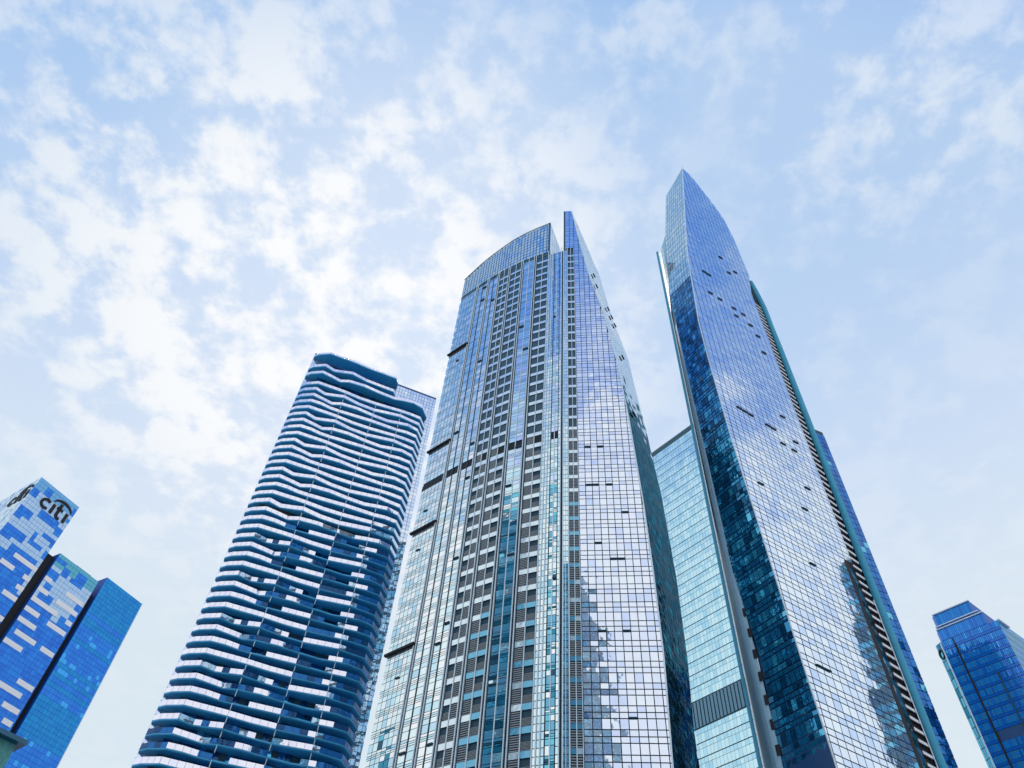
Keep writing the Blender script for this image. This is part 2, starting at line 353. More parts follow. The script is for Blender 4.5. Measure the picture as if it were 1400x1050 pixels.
# ================================================================ CENTRAL TOWER
def central_tower():
    k = 0.93
    root = thing('glass_tower', (5 * k, 118 * k, 0), 'broad central glass tower with dark louvred bays, curved left front and pointed sail edge', 'skyscraper')
    # plan of the curved front: (azimuth, distance)
    azs = [-8.24, -7.91, -5.27, -2.74, 0.46, 3.19, 5.20, 6.2]
    ds = [128.5, 127.3, 120.9, 116.0, 111.6, 109.1, 107.8, 107.3]
    def arc(az): return polar(az, interp(az, azs, ds) * k)
    FH = 3.4                                       # storey height
    ZT = 192.0                                     # where the screen parapet begins
    floors = int(ZT / FH)
    # roof line of the parapet screen by azimuth
    roofpx = [(635, 383), (647, 371), (660, 360), (675, 348), (690, 337), (705, 327), (720, 319), (738, 311), (756, 304)]
    ra, rz = [], []
    for p in roofpx:
        a, e = az_el(*p); ra.append(a); rz.append(interp(a, azs, ds) * k * math.tan(rad(e)) + 1.6)
    def ztop(az): return interp(az, ra, rz)
    # flat right face
    P0 = arc(6.2); dr = rad(-9.0)
    face = Facet(P0, P0 + 60 * np.array([math.cos(dr), math.sin(dr)]))
    arr = [(781, 287), (793, 333), (805, 375), (826, 430), (845, 500), (860, 573), (880, 690), (893, 780), (908, 900), (920, 1050)]
    ah = [face.hit(*p) for p in arr]
    az_z = [h[1] for h in ah][::-1]; az_s = [h[0] for h in ah][::-1]
    az_z = [0] + az_z; az_s = [az_s[0] - 0.6] + az_s
    TIP = az_z[-1]
    def s_arr(z): return interp(z, az_z, az_s)
    # outer edge of the side wall
    outp = [(781, 287), (795, 316), (810, 350), (830, 392), (847, 435), (866, 520), (884, 590), (905, 680), (925, 790), (940, 900), (950, 1010)]
    oe = [az_el(*p) for p in outp]; oel = [e for a, e in oe][::-1]; oaz = [a for a, e in oe][::-1]
    th = rad(58)
    sd = np.array([math.cos(th), math.sin(th)])
    def outer(z):
        A = face.pt(s_arr(z), z)[:2]; D = np.hypot(*A)
        Lw = 0.0
        for _ in range(6):
            Q = A + sd * Lw; el = math.degrees(math.atan2(z - 1.6, np.hypot(*Q)))
            az = interp(el, oel, oaz); tt = math.tan(rad(az))
            den = sd[0] - tt * sd[1]
            Lw = max(0.02, min(16.0, (tt * A[1] - A[0]) / den))
        return A + sd * Lw
    # --- body
    sec = [-8.24, -6.12, -4.71, -3.31, -1.82, 0.03, 1.96, 4.12, 6.2]   # section boundaries by azimuth
    bp = [arc(a) for a in sec]
    def inset(p, d=0.22):
        c = np.array([8 * k, 125 * k]); v = c - np.array(p); return np.array(p) + v / np.hypot(*v) * d
    back = [np.array([34 * k, 146 * k]), np.array([-2 * k, 156 * k])]
    zs = [0, 40, 80, 110, 130, 150, 165, 180, ZT - 1.2]
    rings = []
    for z in zs:
        A = face.pt(s_arr(z) - 0.25, z, -0.2)[:2]; O = outer(z)
        Oi = O - sd * 0.2 + np.array([-0.2, 0.1])
        r = [inset(p) for p in bp] + [A, Oi] + back
        rings.append([(*q, z) for q in r])
    loft('wall', rings, MT['navy'], root)
    # wedge above the roof at the tip
    rings = []
    for z in np.linspace(ZT - 1.2, TIP - 0.3, 9):
        A = face.pt(max(s_arr(z) - 0.12, 0.3), z, -0.2)[:2]; O = outer(z)
        S = face.pt(0.15, z, -0.2)[:2]; T = S + np.array([1.5, 2.2])
        rings.append([(*q, z) for q in (S, A, 0.97 * O + 0.03 * A, T)])
    loft('sail_fin', rings, MT['navy'], root)
    # --- packs
    pane = Pack(root, 'glass_pane', 300); fpane = Pack(root, 'window_pane', 300, 7.0); side = Pack(root, 'side_pane', 300, 7.0)
    spand = Pack(root, 'spandrel_panel', 300); louv = Pack(root, 'louvre', 300); fin = Pack(root, 'fin', 300)
    openw = Pack(root, 'open_window', 300, 5); ledge = Pack(root, 'ledge', 300); dark = Pack(root, 'recess', 300, 7.5)
    bl = [((0, -0.25, 0), (1, 0.04, 1))]
    for i in range(7): bl.append(((0, 0.1, -0.46 + i * 0.153), (1, 0.55, 0.055)))
    SHAPES['louvre'] = multi(bl)
    # horizontal rows of the light sections within one storey (fraction of height)
    rows = [(0.00, 0.40), (0.40, 0.66), (0.66, 0.76), (0.76, 0.86), (0.86, 1.0)]
    kinds = 'ABCDEFGH'
    mech = [33]
    for si in range(8):
        f = Facet(bp[si], bp[si + 1]); kd = kinds[si]
        az_mid = (sec[si] + sec[si + 1]) / 2
        L0, L1 = 0.42, f.L - 0.42
        if si == 0: L0 = 0.05
        if kd == 'H': L0, L1 = 1.45, f.L - 0.9
        ncol = 6 if kd == 'A' else 2
        w = (L1 - L0) / ncol
        for fl in range(floors):
            z0 = fl * FH
            if z0 + FH > ZT: break
            ismech = fl in mech
            for c in range(ncol):
                a0 = L0 + c * w + (0.05 if kd == 'A' else 0.09); a1 = L0 + (c + 1) * w - (0.05 if kd == 'A' else 0.09)
                if ismech:
                    f.box(spand, MT['span'][1], a0, a1, z0 + 0.05, z0 + 1.2, t=0.08)
                    if kd in 'ABCFH' or c == 1: f.box(dark, MT['black'], a0 + .05, a1 - .05, z0 + 1.5, z0 + 3.1, o=-0.12, t=0.05)
                    else: f.box(louv, MT['louvre'], a0, a1, z0 + 1.3, z0 + 3.3, o=-0.15, t=0.35, shape='louvre')
                    continue
                if kd in 'DEG':
                    f.box(spand, pick(MT['span'], [5, 1] if (fl < 23 and kd != 'D') else [0, 1]), a0, a1, z0 + 0.06, z0 + 1.02, t=0.08, tilt=0.004)
                    if fl >= 34:
                        f.box(dark, MT['tidy'], a0 + .04, a1 - .04, z0 + 1.2, z0 + 3.3, o=-0.12, t=0.05)
                        continue
                    cut = (kd == 'D' and c == 0) or (kd != 'D' and c == 1)
                    if cut:
                        f.box(louv, MT['louvre'], a0, a1, z0 + 1.12, z0 + 2.3, o=-0.15, t=0.35, shape='louvre')
                        f.box(dark, MT['black'], a0 + (0.3 if kd != 'D' else 0), a1 - (0.3 if kd == 'D' else 0), z0 + 2.36, z0 + 3.32, o=-0.3, t=0.05)
                    else:
                        f.box(louv, MT['louvre'], a0, a1, z0 + 1.12, z0 + 3.32, o=-0.15, t=0.35, shape='louvre')
                else:
                    for ri, (q0, q1) in enumerate(rows):
                        if kd in 'FH' and fl < 30:  # lower bays get dark teal panes: mirrored surroundings put into the glass colour
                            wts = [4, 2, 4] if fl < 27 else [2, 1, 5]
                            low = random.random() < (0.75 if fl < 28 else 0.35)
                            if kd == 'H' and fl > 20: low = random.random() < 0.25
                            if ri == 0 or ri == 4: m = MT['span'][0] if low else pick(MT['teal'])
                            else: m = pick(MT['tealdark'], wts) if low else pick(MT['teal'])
                        elif kd in 'FH': m = pick(MT['teal'][:3] + [MT['lav'][2]], [3, 1, 3, 2])
                        elif kd == 'A' and fl < 18 and 2 <= c <= 4 and random.random() < 0.5: m = pick(MT['tealdark'], [3, 1, 3])
                        else: m = pick(MT['teal'], [3, 4, 1.5, 4] if fl < 40 else [3, 3, 2.5, 3])
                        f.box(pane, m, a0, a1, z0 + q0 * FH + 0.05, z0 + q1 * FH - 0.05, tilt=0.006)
            if kd == 'A' and fl in (47, 36, 29, 21, 13): f.box(ledge, MT['black'], -0.3, f.L - 0.1, z0 + 3.05, z0 + 3.45, o=0.25, t=0.6)
            if kd in 'BCFH' and random.random() < 0.10:
                c = random.choice((0, 1)); f.box(openw, MT['navy'], L0 + c * w + .1, L0 + (c + 1) * w - .1, z0 + 1.3, z0 + 1.5, o=0.2, t=0.3)
            if kd == 'A' and random.random() < 0.16:
                c = random.randrange(1, 6); f.box(openw, MT['navy'], L0 + c * w + .05, L0 + (c + 1) * w - .05, z0 + 1.3, z0 + 1.45, o=0.16, t=0.25)
        # mid rib and fins of the section
        zt_ = ZT + 0.5
        if kd != 'A': f.box(fin, MT['fin'] if kd in 'DEGFH' else MT['fin_dark'], (L0 + L1) / 2 - 0.07, (L0 + L1) / 2 + 0.07, 0, zt_, o=0.06, t=0.16)
        for a in ((f.L - 0.32, f.L + 0.22) if kd != 'G' else (f.L - 0.32, f.L + 0.25, f.L + 0.85)):
            fw = 0.08
            if si == 7: a -= 0.05
            f.box(fin, MT['fin'], a - fw, a + fw, 0, zt_, o=0.08, t=0.22)
        # glazing between the paired fins
        if kd == 'G' or kd == 'H':
            if kd == 'G': continue_ = [(f.L - .24, f.L + .14)]
            else: continue_ = [(0.36, 0.76), (0.95, 1.35), (f.L - .83, f.L - .46)]
            for g0, g1 in continue_:
                for fl in range(floors):
                    for q in range(3): f.box(pane, pick(MT['teal'], [3, 3, 3, 1]), g0, g1, fl * FH + q * FH / 3 + 0.06, fl * FH + (q + 1) * FH / 3 - 0.06, o=0.0)
        # parapet screen (10 rows of small panes)
        if kd != 'H':
            nc = 6 if kd == 'A' else 4
            zb = ZT + 0.2
            cw = f.L / nc
            for c in range(nc):
                azc0 = sec[si] + (sec[si + 1] - sec[si]) * c / nc; azc1 = sec[si] + (sec[si + 1] - sec[si]) * (c + 1) / nc
                t0, t1 = ztop(azc0), ztop(azc1)
                nr = 10
                for r_ in range(nr):
                    def zz_(tt, q): return zb + (tt - zb) * q / nr
                    A = f.pt(c * cw + .10, zz_(t0, r_) + .13); B = f.pt((c + 1) * cw - .10, zz_(t1, r_) + .13)
                    Cc = f.pt((c + 1) * cw - .10, zz_(t1, r_ + 1) - .13); Dd = f.pt(c * cw + .10, zz_(t0, r_ + 1) - .13)
                    spand_m = pick([MT['frit'], MT['teal'][1], MT['teal'][3]], [5, 2, 2])
                    pane.quad(spand_m, [A, B, Cc, Dd], 0.06, f.n)
            # backing of the screen
            b0, b1 = f.pt(0, 0, -0.15), f.pt(f.L, 0, -0.15); i0, i1 = f.pt(0, 0, -0.6), f.pt(f.L, 0, -0.6)
            t0, t1 = ztop(sec[si]), ztop(min(sec[si + 1], 4.48))
            rings = [[(*q[:2], ZT - 1.3) for q in (b0, b1, i1, i0)], [(*b0[:2], t0 - .05), (*b1[:2], t1 - .05), (*i1[:2], t1 - .05), (*i0[:2], t0 - .05)]]
            loft('parapet', rings, MT['teal_frame'], root)
            ribbon('coping', [f.pt(0, t0, 0.02), f.pt(f.L, t1, 0.02)], f.n, 0.18, 0.16, MT['navy'], root)
    # return wall of the screen, running back from the notch
    zt = ztop(4.12)
    q0 = arc(4.12); q1 = q0 + 11 * np.array([math.cos(rad(66)), math.sin(rad(66))])
    rf = Facet(q0, q1)
    prism('parapet', [rf.pt(0, 0, -0.1), rf.pt(rf.L, 0, -0.1), rf.pt(rf.L, 0, -0.6), rf.pt(0, 0, -0.6)], ZT - 1.2, zt - 0.05, MT['teal_frame'], root)
    for c in range(6):
        for r_ in range(10):
            hh = (zt - ZT + 1) / 10
            rf.box(pane, MT['teal'][3], c * rf.L / 6 + .06, (c + 1) * rf.L / 6 - .06, ZT - 1 + r_ * hh + .05, ZT - 1 + (r_ + 1) * hh - .05, tilt=0.004)
    # roof slab of the recess beside the tip
    # --- flat right face
    s_louv = face.hit(797, 975)[0]; s_l0 = face.hit(779.5, 975)[0]
    PW = 1.22; rws = [(0.0, 0.46), (0.46, 0.72), (0.72, 1.0)]
    nfl = int(TIP / FH) + 1
    s0 = s_louv + 0.06
    opened = {(57, 3), (57, 4), (52, 5), (52, 6), (32, 1), (32, 3), (29, 1), (29, 2), (29, 4), (27, 6), (25, 2), (24, 4), (24, 5), (20, 2), (20, 5), (16, 5), (12, 4), (8, 2)}
    for fl in range(nfl):
        for ri, (q0_, q1_) in enumerate(rws):
            za, zb = fl * FH + q0_ * FH + 0.075, fl * FH + q1_ * FH - 0.075
            if zb > TIP - 0.5: continue
            above = za > ZT
            c = 0; s = s0 if not above else s0 - math.floor((s0 - 0.1) / PW) * PW
            while True:
                e0, e1 = s + 0.065, s + PW - 0.065
                la, lb = s_arr(za) - 0.12, s_arr(zb) - 0.12
                if e0 > max(la, lb) - 0.1: break
                m = pick(MT['lav'], [3, 3, 1.2])
                if e1 <= min(la, lb):
                    face.box(fpane, m, e0, e1, za, zb, tilt=0.009 if (s < s0 + 4.2 * PW and fl < 26) else 0.004)
                    if ri == 1 and (fl, c) in opened: face.box(openw, MT['navy'], e0, e1, za - .1, za + 0.06, o=0.16, t=0.24)
                elif min(la, lb) > e0 + .05:
                    fpane.quad(m, [face.pt(e0, za), face.pt(min(e1, la), za), face.pt(min(e1, lb), zb), face.pt(e0, zb)], 0.06, face.n)
                s += PW; c += 1
    for fl in range(floors):                        # louvred column at the left of the flat face
        z0 = fl * FH
        for c in range(2):
            w = (s_louv - s_l0) / 2; a0 = s_l0 + c * w + .07; a1 = s_l0 + (c + 1) * w - .07
            face.box(spand, MT['span'][1] if fl > 28 or random.random() < .3 else MT['span'][0], a0, a1, z0 + .05, z0 + 0.85, tilt=0.004)
            if fl >= 34: face.box(dark, MT['tidy'], a0 + .04, a1 - .04, z0 + 1.0, z0 + 3.3, o=-0.12, t=0.05)
            else: face.box(louv, MT['louvre'], a0, a1, z0 + 0.95, z0 + 3.32, o=-0.15, t=0.35, shape='louvre')
    for g0, g1 in ((.1, s_l0 * .5 - .06), (s_l0 * .5 + .06, s_l0 - .2)):
        for fl in range(floors):
            for q in range(3): face.box(pane, pick(MT['teal'], [3, 3, 3, 1]), g0, g1, fl * FH + q * FH / 3 + 0.06, fl * FH + (q + 1) * FH / 3 - 0.06, o=0.0)
    face.box(fin, MT['fin'], s_l0 * .5 - .05, s_l0 * .5 + .05, 0, ZT, o=0.06, t=0.2)
    face.box(fin, MT['fin'], (s_l0 + s_louv) / 2 - .06, (s_l0 + s_louv) / 2 + .06, 0, ZT, o=0.05, t=0.2)
    face.box(fin, MT['fin'], s_louv - 0.07, s_louv + 0.03, 0, ZT, o=0.05, t=0.2)
    face.box(fin, MT['fin'], s_l0 - 0.16, s_l0 + 0.02, 0, ZT, o=0.12, t=0.35)
    # light metal edge following the arris
    ribbon('edge_trim', [face.pt(s_arr(z) - 0.02, z, -0.05) for z in np.linspace(0, TIP - .1, 60)], face.n, 0.22, 0.16, MT['fin'], root)
    # --- side wall of the sail
    nz = int(TIP / (FH / 3))
    for r_ in range(nz):
        za, zb = r_ * FH / 3 + .05, (r_ + 1) * FH / 3 - .05
        if zb > TIP - 1: break
        Aa, Ab = face.pt(s_arr(za), za)[:2], face.pt(s_arr(zb), zb)[:2]; Oa, Ob = outer(za), outer(zb)
        Lw = (np.hypot(*(Oa - Aa)) + np.hypot(*(Ob - Ab))) / 2
        n = max(1, int(round(Lw / 1.3)))
        nrm = np.array([sd[1], -sd[0], 0.0])
        for c in range(n):
            g = 0.05 / max(Lw / n, 0.2)
            if g > 0.3: continue
            f0, f1 = (c + g) / n, (c + 1 - g) / n
            def P(A, O, ff, z): q = A + (O - A) * ff; return np.array([q[0], q[1], z])
            j = random.gauss(0, 0.006)
            m = pick(MT['side'], [3, 1, 4]) if za < 128 + random.gauss(0, 5) else pick([MT['teal'][1], MT['teal'][0], MT['teal'][3]])  # reflection painted in: darker glass low down, pale panes towards the tip
            cs = [P(Aa, Oa, f0, za) + nrm * j, P(Aa, Oa, f1, za) - nrm * j, P(Ab, Ob, f1, zb) - nrm * j, P(Ab, Ob, f0, zb) + nrm * j]
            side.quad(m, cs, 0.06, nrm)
    for z, f0 in ((185, .35), (178, .3), (177, .75), (174, .8), (170, .8), (148, .5), (124, .3)):
        A = face.pt(s_arr(z), z)[:2]; O = outer(z); q = A + (O - A) * f0; nrm = np.array([sd[1], -sd[0], 0])
        openw.add(MT['black'], np.array([*q, z]) + nrm * .3, np.array([*sd, 0]) * 1.3, nrm * .3, UP * .3)
    rear = Pack(root, 'rear_pane', 0)
    Ob = outer(60)
    clad(root, rear, Ob, back[0], 0, 82, MT['teal'] + MT['rleft']); clad(root, rear, back[0], back[1], 0, 190, MT['teal'] + MT['rleft'])
    clad(root, rear, back[1], bp[0], 0, 190, MT['teal'][:3] + MT['span'])
    for p in (pane, fpane, side, spand, louv, fin, openw, ledge, dark, rear): p.flush()
    return root
central_tower()

# ================================================================ RIGHT SAIL TOWER
def right_tower():
    k = 1.08
    tip = at_z(933, 228, 245 ) * k; tip[2] = 245 * k
    root = thing('glass_tower', (58 * k, 110 * k, 0), 'tallest slender glass tower, shaped like a pointed sail and mirroring the sky', 'skyscraper')
    dq = rad(29.3); u = np.array([math.cos(dq), math.sin(dq)])
    face = Facet(tip[:2] - u * 40, tip[:2] + u * 40)
    arr = [(933, 228), (936, 290), (940, 350), (955, 440), (971, 500), (1000, 600), (1057, 780), (1100, 915), (1144, 1050)]
    ah = [face.hit(*p) for p in arr]
    zz1 = [0] + [h[1] for h in ah][::-1]; ss1 = [ah[-1][0] + 0.6] + [h[0] for h in ah][::-1]
    TIP = zz1[-1]
    def sL(z): return interp(z, zz1, ss1)
    roof = [(933, 228), (947, 243), (962, 262), (977, 281), (990, 300), (1003, 325), (1014, 352), (1024, 376)]
    rh = [face.hit(*p) for p in roof]
    def s_az(az):
        d = np.array([math.sin(rad(az)), math.cos(rad(az))]); A = np.array([[face.u[0], -d[0]], [face.u[1], -d[1]]])
        return float(np.linalg.solve(A, -face.p0)[0])
    ZJ = face.hit(1165, 772)[1]
    sR0 = s_az(31.28); sRlow = s_az(30.75)
    zr = [h[1] for h in rh][::-1]; sr = [h[0] for h in rh][::-1]
    NOTCH = face.hit(1024, 378)[1]
    def sR(z):
        if z >= zr[0]: return interp(z, zr, sr)
        if z < ZJ: return sRlow
        return sR0 + (sr[0] - sR0) * max(0.0, 1 - (zr[0] - z) / 13.0)
    # left (shaded) face: runs back from the arris
    dl = rad(120.5); lu = np.array([math.cos(dl), math.sin(dl)])
    Lel = [az_el(*p) for p in [(933, 228), (910, 268), (909, 320), (915, 400), (937, 500), (970, 640), (1001, 780), (1040, 900), (1068, 1050)]]
    le = [e for a, e in Lel][::-1]; la = [a for a, e in Lel][::-1]
    def left(z):
        A = face.pt(sL(z), z)[:2]; t = 4.0
        for _ in range(8):
            Q = A + lu * t; el = math.degrees(math.atan2(z - 1.6, np.hypot(*Q))); tt = math.tan(rad(interp(el, le, la)))
            t = max(0.03, min(9.0, (tt * A[1] - A[0]) / (lu[0] - tt * lu[1])))
        return A + lu * t
    # body
    rings = []
    for z in list(np.linspace(0, 225, 16)) + [235, 245, 255, TIP - 1.0]:
        A = face.pt(sL(z) + .15, z, -.2)[:2]; B = face.pt(max(sR(z) - .15, sL(z) + .2), z, -.2)[:2]; Lf = left(z) + np.array([.2, 0.0])
        Cb = B + np.array([-0.5, 9.0]) * min(1, (TIP - z) / 40 + 0.02); Db = Lf + np.array([3.0, 8.0]) * min(1, (TIP - z) / 40 + 0.02)
        rings.append([(*q, z) for q in (Lf, A, B, Cb, Db)])
    loft('wall', rings, MT['navy_line'], root)
    FH = 3.66
    pane = Pack(root, 'window_pane', 300); lp = Pack(root, 'side_pane', 300, 7.0); openw = Pack(root, 'open_window', 300, 5)
    rib = Pack(root, 'louvre_slat', 300, 9); rear = Pack(root, 'rear_pane', 200, 6.5); cpan = Pack(root, 'cladding_panel', 300, 7.5); op = Pack(root, 'wall_opening', 300, 4)
    rws = [(0.0, 0.28), (0.28, 0.56), (0.56, 1.0)]; PW = 1.62
    ow = set()
    for p in [(940, 297 + 40), (963, 372), (967, 375), (968, 398), (981, 405), (1005, 424), (1008, 432), (1017, 432), (1026, 440), (1034, 456), (1036, 461), (1043, 477), (995, 370), (1002, 369), (984, 352), (1009, 560), (1018, 565), (1031, 573), (1055, 577), (1050, 585), (1068, 600), (1085, 600), (1083, 612), (1072, 574), (1040, 660), (1104, 665), (1102, 695), (1107, 765), (1118, 915), (1133, 922)]:
        s, z = face.hit(*p); ow.add((int(z // FH), int(s // PW)))
    for fl in range(int(TIP / FH) + 1):
        for ri, (q0, q1) in enumerate(rws):
            za, zb = fl * FH + q0 * FH + .085, fl * FH + q1 * FH - .085
            if zb > TIP - 1.2: continue
            l0, l1 = sL(za) + .1, sL(zb) + .1; r0, r1 = sR(za) - .08, sR(zb) - .08
            c = int(min(l0, l1) // PW)
            while c * PW < max(r0, r1):
                e0, e1 = c * PW + .07, (c + 1) * PW - .07
                a0, a1 = max(e0, l0), min(e1, r0); b0, b1 = max(e0, l1), min(e1, r1)
                m = pick(MT['rblue'], [3, 4, 1.5]) if fl < 50 else pick(MT['rblue'], [4, 2, 2.5])
                if a1 - a0 > .12 and b1 - b0 > .12:
                    if a0 == e0 and a1 == e1 and b0 == e0 and b1 == e1:
                        face.box(pane, m, e0, e1, za, zb, tilt=0.0022)
                        if ri == 1 and (fl, c) in ow: face.box(openw, MT['navy'], e0, e1, za - .1, za + .05, o=.16, t=.24)
                    else: pane.quad(m, [face.pt(a0, za), face.pt(a1, za), face.pt(b1, zb), face.pt(b0, zb)], .06, face.n)
                c += 1
    # left face panes
    nrm = np.array([lu[1], -lu[0], 0.0]); nrm = -nrm if np.dot(nrm[:2], -tip[:2]) < 0 else nrm
    for fl in range(int(TIP / FH) + 1):
        for ri, (q0, q1) in enumerate([(0, .22), (.22, .5), (.5, 1)]):
            za, zb = fl * FH + q0 * FH + .11, fl * FH + q1 * FH - .11
            if zb > TIP - 2: continue
            Aa, Ab = face.pt(sL(za), za)[:2], face.pt(sL(zb), zb)[:2]; La, Lb = left(za), left(zb)
            n = max(1, int(round(np.hypot(*(La - Aa)) / 0.95)))
            for c in range(n):
                g = .05
                def P(L_, A_, ff, z): q = L_ + (A_ - L_) * ff; return np.array([q[0], q[1], z])
                f0, f1 = (c + g) / n, (c + 1 - g) / n; j = random.gauss(0, .015)
                top = za > 176
                if top: m = pick(MT['teal'], [3, 1, 4, 0])  # pale above, dark blue below: mirrored central tower put into the pane colours
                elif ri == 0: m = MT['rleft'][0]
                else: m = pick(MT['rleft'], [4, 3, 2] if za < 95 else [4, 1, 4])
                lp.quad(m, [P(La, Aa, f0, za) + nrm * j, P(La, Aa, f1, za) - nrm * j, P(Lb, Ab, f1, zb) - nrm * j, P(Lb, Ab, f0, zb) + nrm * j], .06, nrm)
    ribbon('edge_trim', [face.pt(sL(z), z, -.05) for z in np.linspace(0, TIP - .2, 70)], face.n, .2, .16, MT['fin'], root)
    # right end: joint, side glass strip, slatted shaft, rounded column, rear wing
    def fpt(az, o=0):
        q = face.pt(s_az(az), 0); return q * (1 - o / np.hypot(q[0], q[1]))
    zN = NOTCH
    jb = [fpt(30.75, .1), fpt(30.95, .1), fpt(30.95, -2), fpt(30.75, -2)]
    prism('joint', jb, 0, ZJ, MT['black'], root)
    sf = Facet(fpt(30.95)[:2], fpt(31.2, -1.2)[:2])
    prism('shaft', [fpt(30.8, -2.1), fpt(31.85, -2.1), fpt(31.85, -6), fpt(30.8, -6)], 0, zN - .3, MT['black'], root)
    for r_ in range(int(ZJ / (FH / 3))): sf.box(lp, pick(MT['side'] + MT['rleft']), .05, sf.L - .05, r_ * FH / 3 + .05, (r_ + 1) * FH / 3 - .05, tilt=.03)
    rf = Facet(fpt(31.26, -.9)[:2], fpt(31.74, -1.3)[:2])
    for r_ in range(int((zN - 13) / 1.83)):
        rf.box(rib, MT['white'], .05, rf.L, r_ * 1.83 + .1, r_ * 1.83 + .62, o=.0, t=.1)
    ribbon('white_edge', [fpt(31.78, -.9) + UP * z for z in (0, ZJ - 6)], face.n, .16, .1, MT['white'], root)
    # slatted shaft above the notch
    for r_ in range(13):
        z = zN + .6 + r_ * 1.83; s1 = sR(z)
        face.box(rib, MT['white'], s1 - .1, s1 + .75 - r_ * .04, z, z + .5, o=-.25, t=.1)
    loft('shaft', [[face.pt(sR(z) - 1.2, z, -.7), face.pt(sR(z) + .7 - (z - zN) * .02, z, -.7), face.pt(sR(z) + .7 - (z - zN) * .02, z, -2.5), face.pt(sR(z) - 1.2, z, -2.5)] for z in np.linspace(zN - .5, zN + 24, 9)], MT['black'], root)
    # rounded teal column with leaning head
    rings = []
    D0 = np.hypot(*fpt(31.9)[:2]) + 1.0
    outl = [az_el(*p) for p in [(1026, 380), (1038, 400), (1048, 420), (1057, 444), (1072, 480)]]
    oe_, oa_ = [e for a, e in outl][::-1], [a for a, e in outl][::-1]
    zlist = [0, 60, 120, 140, 150] + list(np.linspace(155, zN, 10))
    for z in zlist:
        el = math.degrees(math.atan2(z - 1.6, D0)); aR = min(32.38, interp(el, oe_, oa_)); aL = 31.8 - .6 * max(0, (z - zN + 14) / 14)
        aR = max(aR, aL + .06)
        pts = []
        for i in range(9):
            q = i / 8; az = aL + (aR - aL) * q; b = math.sin(math.pi * q) * 0.25
            pts.append((*polar(az, D0 - b), z))
        pts += [(*polar(aR, D0 + 3), z), (*polar(aL, D0 + 3), z)]
        rings.append(pts)
    col = loft('rounded_column', rings, MT['teal_panel'], root)
    # rear wing
    D1 = D0 + 26
    zt = math.tan(rad(az_el(1117, 580)[1])) * D1 + 1.6
    wf = Facet(polar(32.0, D1), polar(32.98, D1 + 3.5))
    prism('rear_wing', [wf.pt(0, 0, -.15), wf.pt(wf.L, 0, -.15), wf.pt(wf.L, 0, -12), wf.pt(0, 0, -12)], 0, zt, MT['navy'], root)
    for r_ in range(int(zt / 1.8)):
        for c in range(3):
            m = pick(MT['rear']) if random.random() > .04 else MT['rleft'][1]
            wf.box(rear, m, c * wf.L / 3 + .06, (c + 1) * wf.L / 3 - .06, r_ * 1.8 + .08, (r_ + 1) * 1.8 - .08, tilt=.006)
    # curved clad wall and tall blade at the left
    azf = 20.55
    zc_ = math.tan(rad(az_el(901, 322)[1])) * 113 + 1.6
    zs = [0, 30, 60, 80, 100, 130, 160, zc_ - 5, zc_ - 2, zc_]
    rings = []
    cw = []
    for z in zs:
        Lp = left(z); aR = math.degrees(math.atan2(Lp[0], Lp[1])) + .05; DR = np.hypot(*Lp) + .1
        sh = 0.55 if z < zc_ - 5 else (0.55 - 0.45 * (z - zc_ + 5) / 5)
        aL = aR - (aR - 20.75) * (1 if z < zc_ - 5 else (1 - .5 * (z - zc_ + 5) / 5))
        pts = []
        for i in range(9):
            q = i / 8; az = aL + (aR - aL) * q; D = DR + 3.5 * (1 - q) ** 2
            pts.append(np.array([*polar(az, D), z]))
        cw.append(pts)
        rings.append(pts + [np.array([*polar(aR, DR + 7), z]), np.array([*polar(aL, DR + 7), z])])
    loft('curved_wall', rings, MT['concrete'], root)
    # panel joints of the clad wall: thin raised rows
    def cwp(z, q):
        i = np.searchsorted(zs, z) ; i = min(max(i, 1), len(zs) - 1); f = (z - zs[i - 1]) / (zs[i] - zs[i - 1])
        j = q * 8; j0 = min(int(j), 7); g = j - j0
        A = cw[i - 1][j0] * (1 - g) + cw[i - 1][j0 + 1] * g; B = cw[i][j0] * (1 - g) + cw[i][j0 + 1] * g
        return A * (1 - f) + B * f
    nn = np.array([math.sin(rad(21 - 40)), -math.cos(rad(21 - 40)), 0]) * 1.0
    z = 0.0
    while z < zc_ - 8:
        for c in range(3):
            q0, q1 = c / 3 + .01, (c + 1) / 3 - .01
            cs = [cwp(z + .03, q0) + nn * .05, cwp(z + .03, q1) + nn * .05, cwp(z + FH / 2 - .03, q1) + nn * .05, cwp(z + FH / 2 - .03, q0) + nn * .05]
            cpan.quad(MT['concrete'], cs, .08, nn)
        z += FH / 2
    z = 20
    while z < 82:
        P = cwp(z, .95) + nn * .12
        op.add(MT['black'], P, np.array([*lu, 0]) * -0.7, nn * .1, UP * 1.5); z += FH * 1.0
    bd = np.array([math.sin(rad(azf)), math.cos(rad(azf))]); bs = np.array([bd[1], -bd[0]])
    zb = math.tan(rad(az_el(899, 348)[1])) * 111 + 1.6
    q = polar(20.42, 110); prism('blade', [q, q + bs * .55, q + bs * .55 + bd * 2.5, q + bd * 2.5], 0, zb, MT['teal_panel'], root)
    q2 = polar(20.42, 110) + bs * .6; prism('blade_edge', [q2 - bd * .4, q2 + bs * .16 - bd * .4, q2 + bs * .16 + bd * 2, q2 + bd * 2], 0, zb - .5, MT['white'], root)
    for p in (pane, lp, openw, rib, rear, cpan, op): p.flush()
    # black caulking lines drawn by real mullions at the lower windows are the gaps between panes
right_tower()

